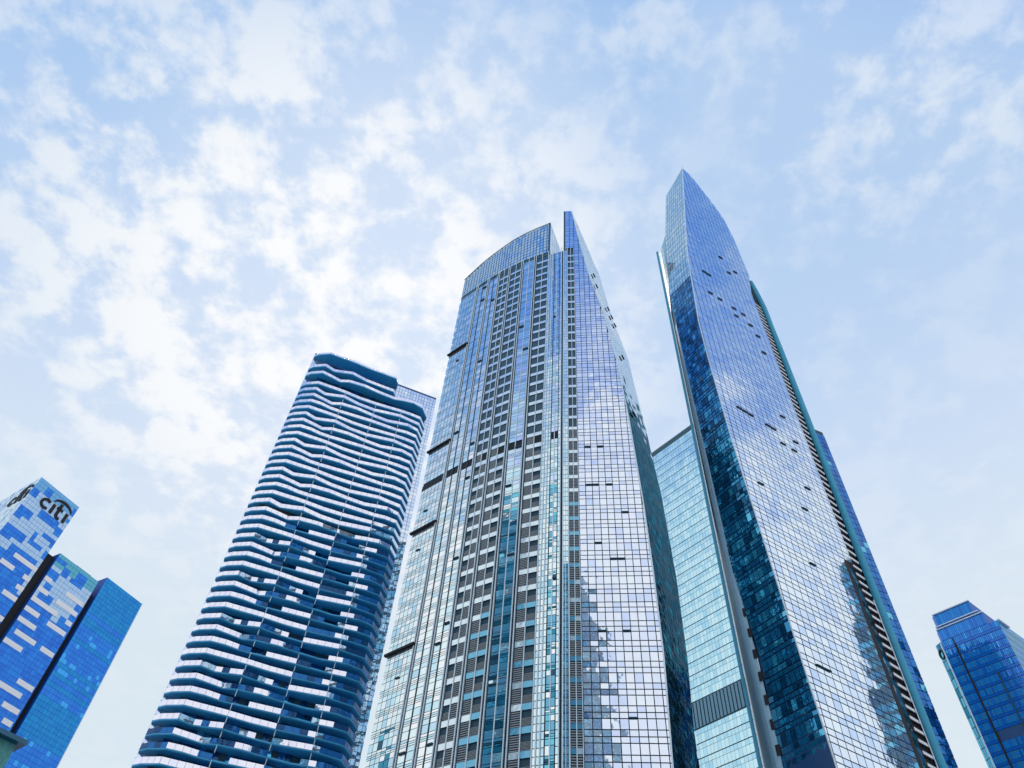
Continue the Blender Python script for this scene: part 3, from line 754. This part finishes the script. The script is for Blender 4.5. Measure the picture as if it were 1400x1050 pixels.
# ================================================================ TURQUOISE TOWER BETWEEN
def turquoise_tower():
    Z = 252.0
    a = at_z(893, 618, Z)[:2]; b = at_z(943, 580, Z)[:2]
    u = (b - a) / np.hypot(*(b - a))
    u = np.array([math.cos(rad(-53.5)), math.sin(rad(-53.5))]); f = Facet(a - u * 14, a + u * 42)
    root = thing('office_tower', (*(f.pt(f.L / 2, 0, -10)[:2]), 0), 'flat turquoise glass tower seen in the gap between the central and the sail-shaped tower', 'skyscraper')
    prism('wall', [f.pt(0, 0, -.15), f.pt(f.L, 0, -.15), f.pt(f.L, 0, -30), f.pt(0, 0, -30)], 0, Z, MT['teal_frame'], root)
    vis = Pack(root, 'window_pane', 300, 7); rb = Pack(root, 'spandrel_panel', 300, 8); lv = Pack(root, 'louvre_slat', 300, 7)
    sz = [f.hit(1000, 945), f.hit(1000, 975), f.hit(950, 1030)]
    zlo, zhi = sz[0][1] - 9.2, sz[0][1]
    zhi = f.hit(1000, 950)[1]; zlo = f.hit(1006, 972)[1]
    FH = 4.45; nc = int(f.L / 1.35); w = f.L / nc
    for fl in range(int(Z / FH)):
        z0 = fl * FH
        if z0 < zhi and z0 + FH > zlo: continue
        for c in range(nc):
            a0, a1 = c * w + .03, (c + 1) * w - .03
            f.box(vis, pick(MT['green'], [2, 4, 1]), a0, a1, z0 + .12, z0 + 2.6, tilt=.003)
            f.box(rb, pick(MT['green'], [3, 1, 3]), a0, a1, z0 + 2.7, z0 + FH - .2, tilt=.003)
    zl = math.floor(zlo / FH) * FH; zh = math.ceil(zhi / FH) * FH
    for c in range(nc):
        f.box(lv, MT['slate'], c * w + .08, c * w + w - .35, zl + .3, zh - .3, o=.0, t=.2)
    ribbon('coping', [f.pt(0, Z, 0), f.pt(f.L, Z, 0)], f.n, .3, .12, MT['concrete'], root)
    for p in (vis, rb, lv): p.flush()
turquoise_tower()

# ================================================================ LEFT BALCONY TOWER
def balcony_tower():
    C = at_z(453, 481, 220)[:2]; th = rad(20.0); u = np.array([math.cos(th), math.sin(th)]); n = np.array([u[1], -u[0]])
    root = thing('residential_tower', (*(C + u * 18 - n * 12), 0), 'tower on the left wrapped in wavy bands of pale balcony parapets over deep blue soffits', 'skyscraper')
    def loc(s, o): return C + u * s + n * o
    scr = Facet(loc(-20, -4.5), loc(60, -4.5))
    sl = scr.hit(430, 485); sr = scr.hit(598, 540); ZS = (sl[1] + sr[1]) / 2
    s0, s1 = sl[0] - 20, sr[0] - 20
    FH = 3.2
    screen = Pack(root, 'screen_pane', 300, 8); bal = Pack(root, 'balustrade_panel', 300, 8); slab = Pack(root, 'balcony_slab', 300)
    win = Pack(root, 'window_pane', 300, 7.5); post = Pack(root, 'post', 300, 6)
    prism('wall', [loc(s0 + .1, -4.7), loc(s1 - .1, -4.7), loc(s1 - .1, -13), loc(s0 + .1, -13)], 0, ZS - .2, MT['navy_line'], root)
    # blue glazed screen showing at both ends and above the balconies on the right
    nz = int(ZS / (FH / 2))
    for r_ in range(nz):
        z0 = r_ * FH / 2
        cols = [(s0 + i * 1.1, s0 + (i + 1) * 1.1) for i in range(4)] + [(s1 - (i + 1) * 1.1, s1 - i * 1.1) for i in range(4)]
        if z0 > ZS - 16: cols += [(s1 - (i + 1) * 1.1, s1 - i * 1.1) for i in range(4, 19)]
        for a, b in cols:
            scr.box(screen, pick(MT['rblue'] + MT['lav'][2:], [2, 1, 3, 2]), a + 20 + .05, b + 20 - .05, z0 + .06, z0 + FH / 2 - .06, tilt=.004)
    # inner glazed wall behind the balconies
    iw = Facet(loc(s0 + 4, -2.6), loc(s1 - 5, -2.6))
    prism('wall', [loc(s0 + 4, -2.75), loc(s1 - 5, -2.75), loc(s1 - 5, -4.6), loc(s0 + 4, -4.6)], 0, 208, MT['navy'], root)
    nc = int(iw.L / 1.5); w = iw.L / nc
    for fl in range(int(208 / FH)):
        for c in range(nc):
            if random.random() < .22: continue
            iw.box(win, pick(MT['rleft'] + MT['baldark'], [2, 1, 3, 2, 3]), c * w + .05, (c + 1) * w - .05, fl * FH + .1, fl * FH + FH - .35)
    # outline of the balconies: s, outward offset for four repeating shapes
    S = [-5.0, -3.6, 0.0, 3.4, 6.6, 9.6, 15.0, 20.6, 26.0, 29.6, 33.0, 36.6, 39.4]
    base = [-3.8, -2.2, 0.0, -0.1, 0.0, 0.1, -0.25, -0.1, 0.35, 0.7, 0.8, 0.6, -2.9]
    var = [[0, 0, 0, 0.1, 0.1, 0, 0, 0, 0, 0, 0, 0, 0],
           [0, 0, 0, -0.75, -0.1, 0.6, 0.1, -0.1, 0.3, 0.5, 0.1, 0, 0],
           [0, 0, 0, -0.35, -0.95, 0.1, 0.75, 0.2, -0.3, 0.1, 0.5, 0, 0],
           [0, 0, 0, 0.2, -0.3, -0.35, 0.25, 0.45, 0.1, -0.2, 0.1, 0, 0]]
    seq = [0, 1, 2, 3]
    def outline(kind, smax=99):
        pts = [(s, b + 1.2 * v) for s, b, v in zip(S, base, var[kind])]
        return pts
    def balcony(z, kind, smax=None, parapet=1.12, gaps=(), dark=()):
        pts = outline(kind)
        if smax is not None:
            pts = [p for p in pts if p[0] < smax]; pts.append((smax, pts[-1][1] + 0)); pts.append((smax + 1.6, -2.5))
        # slab with a rounded-off lower edge
        ring = [loc(s, o) for s, o in pts] + [loc(pts[-1][0], -4.4), loc(pts[0][0], -4.4)]
        base_ = base_of(root); m = len(ring)
        ins = [loc(s, o - 0.15) for s, o in pts] + [loc(pts[-1][0], -4.4), loc(pts[0][0], -4.4)]
        V = [(*p, z - 0.42) for p in ins] + [(*p, z - .3) for p in ring] + [(*p, z) for p in ring]
        Fc = []
        for k in range(2):
            for i in range(m):
                j = (i + 1) % m; Fc.append((k * m + i, k * m + j, (k + 1) * m + j, (k + 1) * m + i))
        Fc += [tuple(reversed(range(m))), tuple(range(2 * m, 3 * m))]
        bal.hold = mesh_obj('balcony_slab', np.array(V) - base_, Fc, MT['soffit'], root)
        if parapet <= 0: return
        for (sa, oa), (sb, ob) in zip(pts[:-1], pts[1:]):
            f = Facet(loc(sa, oa), loc(sb, ob)); nn_ = max(1, int(round(f.L / 1.65))); ww = f.L / nn_
            for c in range(nn_):
                sm = sa + (sb - sa) * (c + .5) / nn_
                if any(g0 <= sm <= g1 for g0, g1 in gaps): continue
                mt = pick(MT['balglass']) if not any(g0 <= sm <= g1 for g0, g1 in dark) else pick(MT['baldark'])
                f.box(bal, mt, c * ww + .03, (c + 1) * ww - .03, z - .12, z + parapet, o=0.02, t=.06, tilt=.003)
    # crown
    Zt = 218.4
    balcony(Zt + .6, 0, 24.8, 0.7); balcony(211.6, 1, 25.2); balcony(207.6, 2)
    z = 201.6; i = 0
    G = {0: (), 1: ((5.5, 8.6),), 2: ((9.8, 13.5), (21, 26)), 3: ((20.8, 27.0),)}
    while z > 5:
        kind = seq[i % 4]
        gaps, dark_ = (), ()
        if z < 140 + 3 * (i % 3):
            if kind == 0: dark_ = ((20.8, 27.2), (31.5, 42)); gaps = ()
            if kind == 1: dark_ = ((4.6, 6.4), (9.2, 13.0), (31.5, 42)); gaps = ((17.4, 20.6),)
            if kind == 2: dark_ = ((8.4, 12.4), (17.4, 20.6), (30.5, 42)); gaps = ((21, 27.2),)
            if kind == 3: dark_ = ((7.2, 9.6), (20.8, 24.0), (33.0, 42)); gaps = ((9.6, 12.6), (24, 27.2))
            if z < 82: dark_ = dark_ + ((-8, 0.2),)
        if i in (17, 40):                             # plant storeys: dark open band
            balcony(z, kind, parapet=1.25); pb = [loc(-2, -1.6), loc(37, -.9), loc(37, -4), loc(-2, -4)]
            prism('plant_recess', pb, z - 3.0, z - .6, MT['black'], root)
        else: balcony(z, kind, None, 1.12, gaps, dark_)
        for sp in (9.7, 20.7, 29.7):
            oo = interp(sp, S, base); q = loc(sp, oo + .1)
            post.add(MT['fin'], np.array([*q, z - 1.2]), np.array([*u, 0]) * .16, np.array([*n, 0]) * .16, UP * 1.5)
        z -= FH; i += 1
    rear = Pack(root, 'rear_pane', 0)
    clad(root, rear, loc(s1, -4.7), loc(s1, -13), 0, ZS - 2, MT['rblue'] + MT['rleft']); clad(root, rear, loc(s1, -13), loc(s0, -13), 0, ZS - 2, MT['rblue'] + MT['rleft'])
    for p in (screen, bal, slab, win, post, rear): p.flush()
balcony_tower()

# ================================================================ FAR LEFT PANELLED TOWER WITH SIGN
def sign_letters(f, a0, z0, H, root, mat):
    """the word citi with the arc over its last letters, standing off the wall; H = x-height"""
    sign = bpy.data.objects.new('sign', None); SC.collection.objects.link(sign); sign.parent = root
    def stroke(pts, wd, nm):
        base_ = base_of(root); V = []; Fc = []
        P = np.array(pts, float)
        for i in range(len(P)):
            d = P[min(i + 1, len(P) - 1)] - P[max(i - 1, 0)]; d /= np.linalg.norm(d); q = np.array([-d[1], d[0]])
            wi = wd(i / (len(P) - 1)) if callable(wd) else wd
            for sgn, o in ((-1, .1), (1, .1), (1, .35), (-1, .35)):
                r = P[i] + q * sgn * wi / 2; V.append(f.pt(a0 + r[0] * H, z0 + r[1] * H, o) - base_)
        for i in range(len(P) - 1):
            for k in range(4):
                a, b = i * 4 + k, i * 4 + (k + 1) % 4; Fc.append((a, b, b + 4, a + 4))
        e = (len(P) - 1) * 4; Fc += [(3, 2, 1, 0), (e, e + 1, e + 2, e + 3)]
        mesh_obj(nm, V, Fc, mat, sign)
    wd = .29
    stroke([(.5 + .42 * math.cos(t), .5 + .42 * math.sin(t)) for t in np.linspace(rad(48), rad(312), 20)], wd * .9 * 1.0, 'letter')
    stroke([(1.22, 0), (1.22, 1.0)], wd, 'letter')
    stroke([(1.78, 1.42), (1.78, .35), (1.81, .16), (1.92, .06), (2.08, .04), (2.2, .09)], wd, 'letter')
    stroke([(1.52, .90), (2.16, .90)], wd * .85, 'letter')
    stroke([(2.62, 0), (2.62, 1.0)], wd, 'letter')
    cx_, r_ = 1.92, .92
    stroke([(cx_ + r_ * math.cos(t), 1.12 + r_ * .62 * math.sin(t)) for t in np.linspace(rad(172), rad(8), 22)], lambda q: .10 + .16 * math.sin(math.pi * min(1, q * 1.0)), 'sign_arc')
def sign_tower():
    Z1 = 245.0
    c = at_z(57, 652, Z1)[:2]; d = rad(57.3); u = np.array([math.cos(d), math.sin(d)])
    f = Facet(c, c + u * 90)
    root = thing('office_tower', (*(f.pt(30, 0, -25)[:2]), 0), 'cobalt blue office tower at far left with pale checkered top and a four-letter sign', 'skyscraper')
    sA = f.hit(109, 693)[0]
    sB0 = f.hit(20, 838)[0]; sB1 = f.hit(28, 842)[0]
    sB0 = sA + .3; sB1 = f.hit(82, 757)[0] + .1
    z2 = f.hit(84, 757)[1]
    sC0 = f.hit(127, 808)[0] + .0; sC1 = f.hit(136, 808)[0]; sE = f.hit(194, 826)[0]; z3 = f.hit(150, 791)[1]; z3e = f.hit(194, 826)[1]
    z3 = (z3 + z3e) / 2
    deep = 45
    dl = rad(143); lu = np.array([math.cos(dl), math.sin(dl)]); lu3 = np.array([*lu, 0])
    prism('tower_block', [f.pt(.15, 0, -.15), f.pt(sA, 0, -.1), f.pt(sA, 0, 0) + lu3 * deep, f.pt(.15, 0, -.15) + lu3 * deep], 0, Z1 - .1, MT['cobalt_line'], root)
    prism('tower_block', [f.pt(sB1, 0, -.1), f.pt(sC0, 0, -.1), f.pt(sC0, 0, -deep * .7), f.pt(sB1, 0, -deep * .7)], 0, z2, MT['cobalt_line'], root)
    prism('tower_block', [f.pt(sC1, 0, -.1), f.pt(sE, 0, -.1), f.pt(sE, 0, -deep * .6), f.pt(sC1, 0, -deep * .6)], 0, z3, MT['cobalt_line'], root)
    prism('recess', [f.pt(sA + .02, 0, -2.5), f.pt(sB1 - .02, 0, -2.5), f.pt(sB1 - .02, 0, -20), f.pt(sA + .02, 0, -20)], 0, z2 - 2, MT['black'], root)
    prism('recess', [f.pt(sC0 + .02, 0, -2.5), f.pt(sC1 - .02, 0, -2.5), f.pt(sC1 - .02, 0, -20), f.pt(sC0 + .02, 0, -20)], 0, z2 - 6, MT['black'], root)
    # glazed strip bridging the blocks above the recesses
    prism('plant_screen', [f.pt(sC0 - 9, 0, -9), f.pt(sC0 - .5, 0, -9), f.pt(sC0 - .5, 0, -9.5), f.pt(sC0 - 9, 0, -9.5)], z2 - .5, z2 + 5.5, MT['citip'][0], root)
    ps = Facet(f.pt(sC0 - 9.5, 0, -8.9)[:2], f.pt(sC0 - .5, 0, -8.9)[:2])
    glz = Pack(root, 'window_pane', 300, 8); wht = Pack(root, 'white_panel', 300, 5); pal = Pack(root, 'pale_panel', 300, 6)
    fr = Pack(root, 'screen_frame', 100, 6)
    for a in np.linspace(0, ps.L, 4): ps.box(fr, MT['fin_dark'], a - .12, a + .12, z2, z2 + 5.8, o=.1, t=.2)
    ps.box(fr, MT['fin_dark'], 0, ps.L, z2 + 5.6, z2 + 5.9, o=.1, t=.25)
    FH = 4.3; PW = 1.75
    def qbox(corners):                                # pixel outline -> (s0, s1, z0, z1) on the front plane
        h = [f.hit(*p) for p in corners]; return min(x[0] for x in h), max(x[0] for x in h), min(x[1] for x in h), max(x[1] for x in h)
    k1 = 200 / 1312.0; Z = lambda x, y: (x * k1, 640 + y * k1)
    darkblocks = []                                   # blue rectangles in the pale top: (centre px, width m, height m)
    for (x, y, wd, hh) in [(440, 225, 6, 6), (312, 230, 5.5, 6), (232, 395, 9.5, 5), (170, 410, 4, 9), (432, 450, 12.5, 5.5), (655, 400, 3.2, 5), (612, 482, 5, 5), (518, 575, 5.5, 4), (140, 570, 12, 7), (60, 580, 6, 10), (312, 600, 3, 8), (330, 680, 9.5, 3.5), (445, 640, 8, 3.5), (470, 690, 4.5, 9), (395, 780, 3.5, 5),
                            (535, 825, 8, 3.4), (595, 935, 6.2, 6.5), (460, 950, 9, 5), (715, 1000, 6, 9), (660, 1030, 6, 5)]:
        s, z = f.hit(*Z(x, y)); darkblocks.append((s - wd * .4, s + wd * .4, z - hh * .31, z + hh * .31))
    k2 = 140 / 1225.0; Y = lambda x, y: (x * k2, 780 + y * k2)
    bars = []                                         # white horizontal panels: start and end px of centre line
    for a, b in [((275, 65), (380, 135)), ((192, 182), (300, 255)), ((30, 245), (230, 380)), ((-40, 530), (55, 620)), ((520, 75), (615, 130)), ((440, 190), (575, 285)), ((360, 300), (680, 535)), ((280, 415), (460, 555)), ((200, 545), (420, 700)), ((178, 720), (418, 880)), ((30, 800), (255, 960)), ((675, 360), (915, 540)), ((565, 625), (775, 770)), ((785, 610), (850, 655)), ((485, 925), (635, 1025)), ((790, 268), (985, 415)), ((-20, 690), (5, 700))]:
        bars.append((f.hit(*Y(*a)), f.hit(*Y(*b))))
    k3 = 120 / 1050.0; X = lambda x, y: (x * k3, 930 + y * k3)
    for a, b in [((205, 5), (395, 115)), ((-20, 20), (245, 205)), ((30, 275), (220, 395)), ((30, 470), (135, 540))]: bars.append((f.hit(*X(*a)), f.hit(*X(*b))))
    for a, b in [((0, 825), (125, 900)), ((125, 775), (350, 930))]: bars.append((f.hit(*Z(*a)), f.hit(*Z(*b))))
    bb = []
    for (sa, za), (sb, zb) in bars:
        zc2 = (za + zb) / 2; bb.append((min(sa, sb), max(sa, sb), zc2 - 1.1, zc2 + 1.1))
    edge = [f.hit(*Z(x, y)) for x, y in [(-60, 650), (60, 735), (120, 665), (265, 745), (330, 770), (330, 800), (385, 850)]]
    def pale_limit(s):                                # the stepped lower edge of the pale top
        if s <= sA: return interp(s, [e[0] for e in edge], [e[1] for e in edge]) 
        return z2 - 22 + 7 * math.sin((s - sB1) * .35)
    for nm, a0, a1, zt in (('a', 0, sA, Z1), ('b', sB1, sC0, z2), ('c', sC1, sE, z3)):
        n = max(1, int(round((a1 - a0) / PW))); w = (a1 - a0) / n
        r_ = 0
        zrow = zt
        while zrow > 2:
            hh = FH / 2
            z_a, z_b = zrow - hh, zrow; rowk = random.Random(int(zrow * 7)).random()
            for c2 in range(n):
                s = a0 + (c2 + .5) * w; zm = (z_a + z_b) / 2
                top = zm > zt - 7
                inb = any(q[0] < s < q[1] and q[2] < zm < q[3] for q in darkblocks)
                if nm != 'c' and (math.floor(zm / FH) * FH + 2 > pale_limit(math.floor(s / 3.6) * 3.6 + 1.8) and not inb):
                    m = pick(MT['citip']) if not top else (MT['topband'] if nm == 'b' else MT['topband2'])
                    f.box(pal, m, a0 + c2 * w + .04, a0 + (c2 + 1) * w - .04, z_a + .06, z_b - .06, t=.12)
                else:
                    if nm == 'c':
                        m = pick(MT['cititeal']) if (zm > zt - 20 or rowk < .35) else (MT['paleblue'] if rowk > .6 and random.random() < .2 else pick(MT['citi'][:2]))  # scattered paler panes paint in lit window streaks
                    else: m = pick(MT['citi'], [4, 2, 2])
                    f.box(glz, m, a0 + c2 * w + .03, a0 + (c2 + 1) * w - .03, z_a + .05, z_b - .05, t=.1, tilt=.004)
            zrow -= hh; r_ += 1
    for (a, b, c3, d3) in bb:
        a = max(a, .1)
        if b < .3: continue
        for g0, g1 in ((.1, sA - .05), (sB1 + .05, sC0 - .05)):
            h0, h1 = max(a, g0), min(b, g1)
            if h1 - h0 > .8: f.box(wht, MT['bright'], h0, h1, c3, d3, o=.12, t=.2)
    prism('edge_trim', [f.pt(sE - .05, 0, .1), f.pt(sE + .3, 0, .1), f.pt(sE + .3, 0, -.4), f.pt(sE - .05, 0, -.4)], 0, z3, MT['fin'], root)
    # left face of the tall block
    lf = Facet(c + lu * 40, c)
    n = 22; w = lf.L / n; zrow = Z1
    while zrow > 2:
        for c2 in range(n):
            dk = random.random() < (.15 if zrow > 200 else .8)
            lf.box(glz if dk else pal, pick(MT['cititeal']) if dk else pick([MT['citip'][0], MT['teal'][1]]), c2 * w + .04, (c2 + 1) * w - .04, zrow - 2.1, zrow - .05, t=.1)
        zrow -= FH / 2
    # the sign on both faces, spandrel band behind it
    a, z = f.hit(*Z(335, 300)); a2, _ = f.hit(*Z(590, 480))
    h0 = f.hit(*Z(575, 485)); h1 = f.hit(*Z(600, 400))
    ax, zx = f.hit(*Z(330, 340)); bx, zx2 = f.hit(*Z(590, 440))
    zbase = f.hit(*Z(545, 485))[1]; H = (bx - ax) / 2.65
    sign_letters(f, ax, zbase, H, root, MT['black'])
    l0 = lf.hit(*Z(20, 350))[0]; l1 = lf.hit(*Z(280, 180))[0]
    sign_letters(lf, l1 - H * 2.65, zbase, H, root, MT['black'])
    for p in (glz, wht, pal, fr): p.flush()
sign_tower()

# ================================================================ FAR RIGHT STEPPED TOWER
def stepped_tower():
    Z = 200.0
    a = at_z(1285, 878, Z)[:2]; b = at_z(1363, 847, Z)[:2]
    f = Facet(a, b)
    root = thing('office_tower', (*(f.pt(20, 0, -20)[:2]), 0), 'cobalt blue glass office tower at far right with a stepped crown', 'skyscraper')
    W_ = f.L
    dr = rad(34); ru = np.array([math.cos(dr), math.sin(dr)]); rfc = Facet(b, b + ru * 34)
    ls = f.hit(1277, 883)[0]
    lp = Facet(a + np.array([-0.7, 3.0]), a)
    back = [b + ru * 34, b + ru * 34 - f.n[:2] * 30, a - f.n[:2] * 34 + ru * 8]
    ins = lambda F_, s: F_.pt(s, 0, -.15)
    prism('wall', [ins(f, 0), ins(f, W_), ins(rfc, rfc.L), back[1], back[2], (lp.pt(0, 0, -.15))], 0, Z - .1, MT['navy_line'], root)
    # crown tiers
    tiers = [((1288, 872), (1290, 858), 1352, 838), ]
    win = Pack(root, 'window_pane', 300, 6.5); tr = Pack(root, 'cornice', 100, 4); sd = Pack(root, 'side_pane', 200, 6)
    zc1 = f.hit(1300, 853)[1]; zc2 = f.hit(1310, 844)[1]; zc3 = f.hit(1312, 833)[1]
    for (z0, z1, i0, i1, o, m) in ((Z, zc1, .8, 4.0, -.4, MT['far'][0]), (zc1, zc2, 1.0, 5.5, -.8, MT['far'][2]), (zc2, zc3 + 3.0, 1.6, 7.0, -1.2, MT['cititeal'][0])):
        P = [f.pt(i0, 0, o - .12), f.pt(W_ - i1, 0, o - .12), f.pt(W_ - i1, 0, o) + np.array([*(ru * 4), 0]) - f.n * 1, f.pt(W_ - i1, 0, o) + np.array([*(ru * 18), 0]) - f.n * 4, f.pt(i0, 0, -24), f.pt(i0 - 1.2, 0, -3)]
        prism('crown_tier', P, z0, z1, MT['cobalt_line'], root)
        n = 26; w = (W_ - i1 - i0) / n
        for c in range(n): f.box(win, m if c % 2 else pick(MT['far']), i0 + c * w + .05, i0 + (c + 1) * w - .05, z0 + .3, z1 - .5, o=o, t=.1)
        f.box(tr, MT['fin'], i0 - .3, W_ - i1 + .3, z1 - .35, z1 + .05, o=o + .3, t=.6)
    # shaft front: storeys, bays, dark vertical slots
    FH = 4.1; n = 34; w = W_ / n
    slot = f.hit(1345, 965)[0]; slot2 = f.hit(1400, 924)[0]
    zfl = int(Z / FH)
    hband = f.hit(1385, 1007)[1]
    for fl in range(zfl):
        z0 = Z - (fl + 1) * FH
        for c in range(n):
            s = (c + .5) * w
            if abs(s - slot) < .65 and z0 < Z - 4: continue
            m = pick(MT['far'], [4, 3, 1]) if random.random() > .22 else MT['paleblue']
            zz0 = z0 + .12
            if abs(z0 + 2 - hband) < FH / 2 and s > slot: continue
            f.box(win, m, c * w + .07, (c + 1) * w - .07, z0 + 1.25, z0 + FH - .15, tilt=.006)
            f.box(win, MT['far'][2], c * w + .02, (c + 1) * w - .02, z0 + .14, z0 + 1.1, tilt=.002)
    f.box(tr, MT['black'], slot - .35, slot + .35, 0, Z - 3, o=.05, t=.3)
    f.box(tr, MT['navy'], slot + (W_ - slot) * .52, slot + (W_ - slot) * .52 + .5, 0, Z - 20, o=.1, t=.3)
    n = 18; w = rfc.L / n
    for fl in range(zfl):
        z0 = Z - (fl + 1) * FH
        for c in range(n):
            rfc.box(win, pick(MT['cititeal'] + [MT['tealdark'][0]]), c * w + .06, (c + 1) * w - .06, z0 + 1.0, z0 + FH - .1); rfc.box(win, MT['tealdark'][0], c * w + .03, (c + 1) * w - .03, z0 + .1, z0 + .85)
        for c in range(3):
            lp.box(sd, pick([MT['span'][0], MT['tealdark'][0], MT['tealdark'][2]]), c * lp.L / 3 + .1, (c + 1) * lp.L / 3 - .1, z0 + .2, z0 + FH - .1)
    prism('edge_trim', [f.pt(-.25, 0, .1), f.pt(.25, 0, .15), f.pt(.25, 0, -.2), f.pt(-.25, 0, -.2)], 0, Z, MT['fin'], root)
    rfc.box(tr, MT['fin'], 0, 8, Z - .5, Z + .2, o=.4, t=.9)
    # round emblem on the narrow face
    ring = [(lp.L / 2 + 1.15 * math.cos(t), Z - 5 + 2.0 * math.sin(t)) for t in np.linspace(0, 2 * math.pi, 25)]
    ribbon('emblem', [lp.pt(x, z, .15) for x, z in ring], lp.n, .45, .3, MT['black'], root)
    for p in (win, tr, sd): p.flush()
stepped_tower()

# ================================================================ LOW BLOCK AT THE LOWER LEFT CORNER
def corner_block():
    c = at_dist(27, 1012, 60)
    u = np.array([math.cos(rad(48)), math.sin(rad(48))]); f = Facet(c[:2] - u * 30, c[:2])
    root = thing('low_building', (*(f.pt(15, 0, -8)[:2]), 0), 'corner of a low building with mottled green stone cladding below the cobalt tower', 'building')
    prism('wall', [f.pt(0, 0, -.1), f.pt(f.L, 0, -.1), f.pt(f.L, 0, -12), f.pt(0, 0, -12)], 0, c[2] - .3, MT['green_stone'], root)
    prism('roof_edge', [f.pt(0, 0, .5), f.pt(f.L + .4, 0, .5), f.pt(f.L + .4, 0, -12.4), f.pt(0, 0, -12.4)], c[2] - .3, c[2], MT['slate2'], root)
    st = Pack(root, 'stone_panel', 300, 8)
    for r_ in range(int((c[2] - .4) / 1.2)):
        for q in range(20): f.box(st, MT['green_stone'], q * 1.5 + .02, (q + 1) * 1.5 - .02, r_ * 1.2 + .02, (r_ + 1) * 1.2 - .02, t=.12)
    st.flush()
MT['green_stone'] = matte('green_stone', (0.08, 0.30, 0.30), .8, var=.5, scale=3.0, bump=.02)
corner_block()

# ================================================================ NEIGHBOURS SEEN ONLY IN THE GLASS
def neighbour(name, loc, w, d, rz, h, tiers, label, spire=False):
    root = thing(name, (loc[0], loc[1], 0), label, 'skyscraper')
    ca, sa = math.cos(rad(rz)), math.sin(rad(rz)); ux = np.array([ca, sa]); uy = np.array([-sa, ca]); c = np.array(loc, float)
    win = Pack(root, 'window_band', 10, 8)
    z = 0
    for i in range(tiers):
        sc = 1 - i * .10; z1 = h * (1 - .5 ** (i + 1) * .55) if tiers > 1 else h
        if i == tiers - 1: z1 = h
        cs = [c - ux * w / 2 * sc - uy * d / 2 * sc, c + ux * w / 2 * sc - uy * d / 2 * sc, c + ux * w / 2 * sc + uy * d / 2 * sc, c - ux * w / 2 * sc + uy * d / 2 * sc]
        prism('tower_block', cs, z, z1, MT['slate2'], root)
        for q in range(4):
            f = Facet(cs[q], cs[(q + 1) % 4]); zz2 = z + 1
            n = max(2, int(f.L / 4))
            while zz2 < z1 - 3:
                for e in range(n): f.box(win, pick(MT['rleft'] + MT['tealdark']), e * f.L / n + .3, (e + 1) * f.L / n - .3, zz2, zz2 + 2.1)
                zz2 += 3.8
        z = z1
    if spire:
        prism('spire', [c + ux * 1.2, c + uy * 1.2, c - ux * 1.2, c - uy * 1.2], h, h + 14, MT['navy'], root)
    win.flush()
neighbour('office_tower', (222, 116), 60, 30, 6, 196, 3, 'stepped dark tower with a spire, mirrored in the lower right of the sail tower', True)
neighbour('office_tower', (-31, -78), 40, 36, 8, 216, 3, 'stepped dark tower mirrored in the lower middle of the central tower')
neighbour('office_tower', (-128, 6), 26, 30, 40, 232, 2, 'dark slab tower mirrored in the blue glazed bays of the central tower')
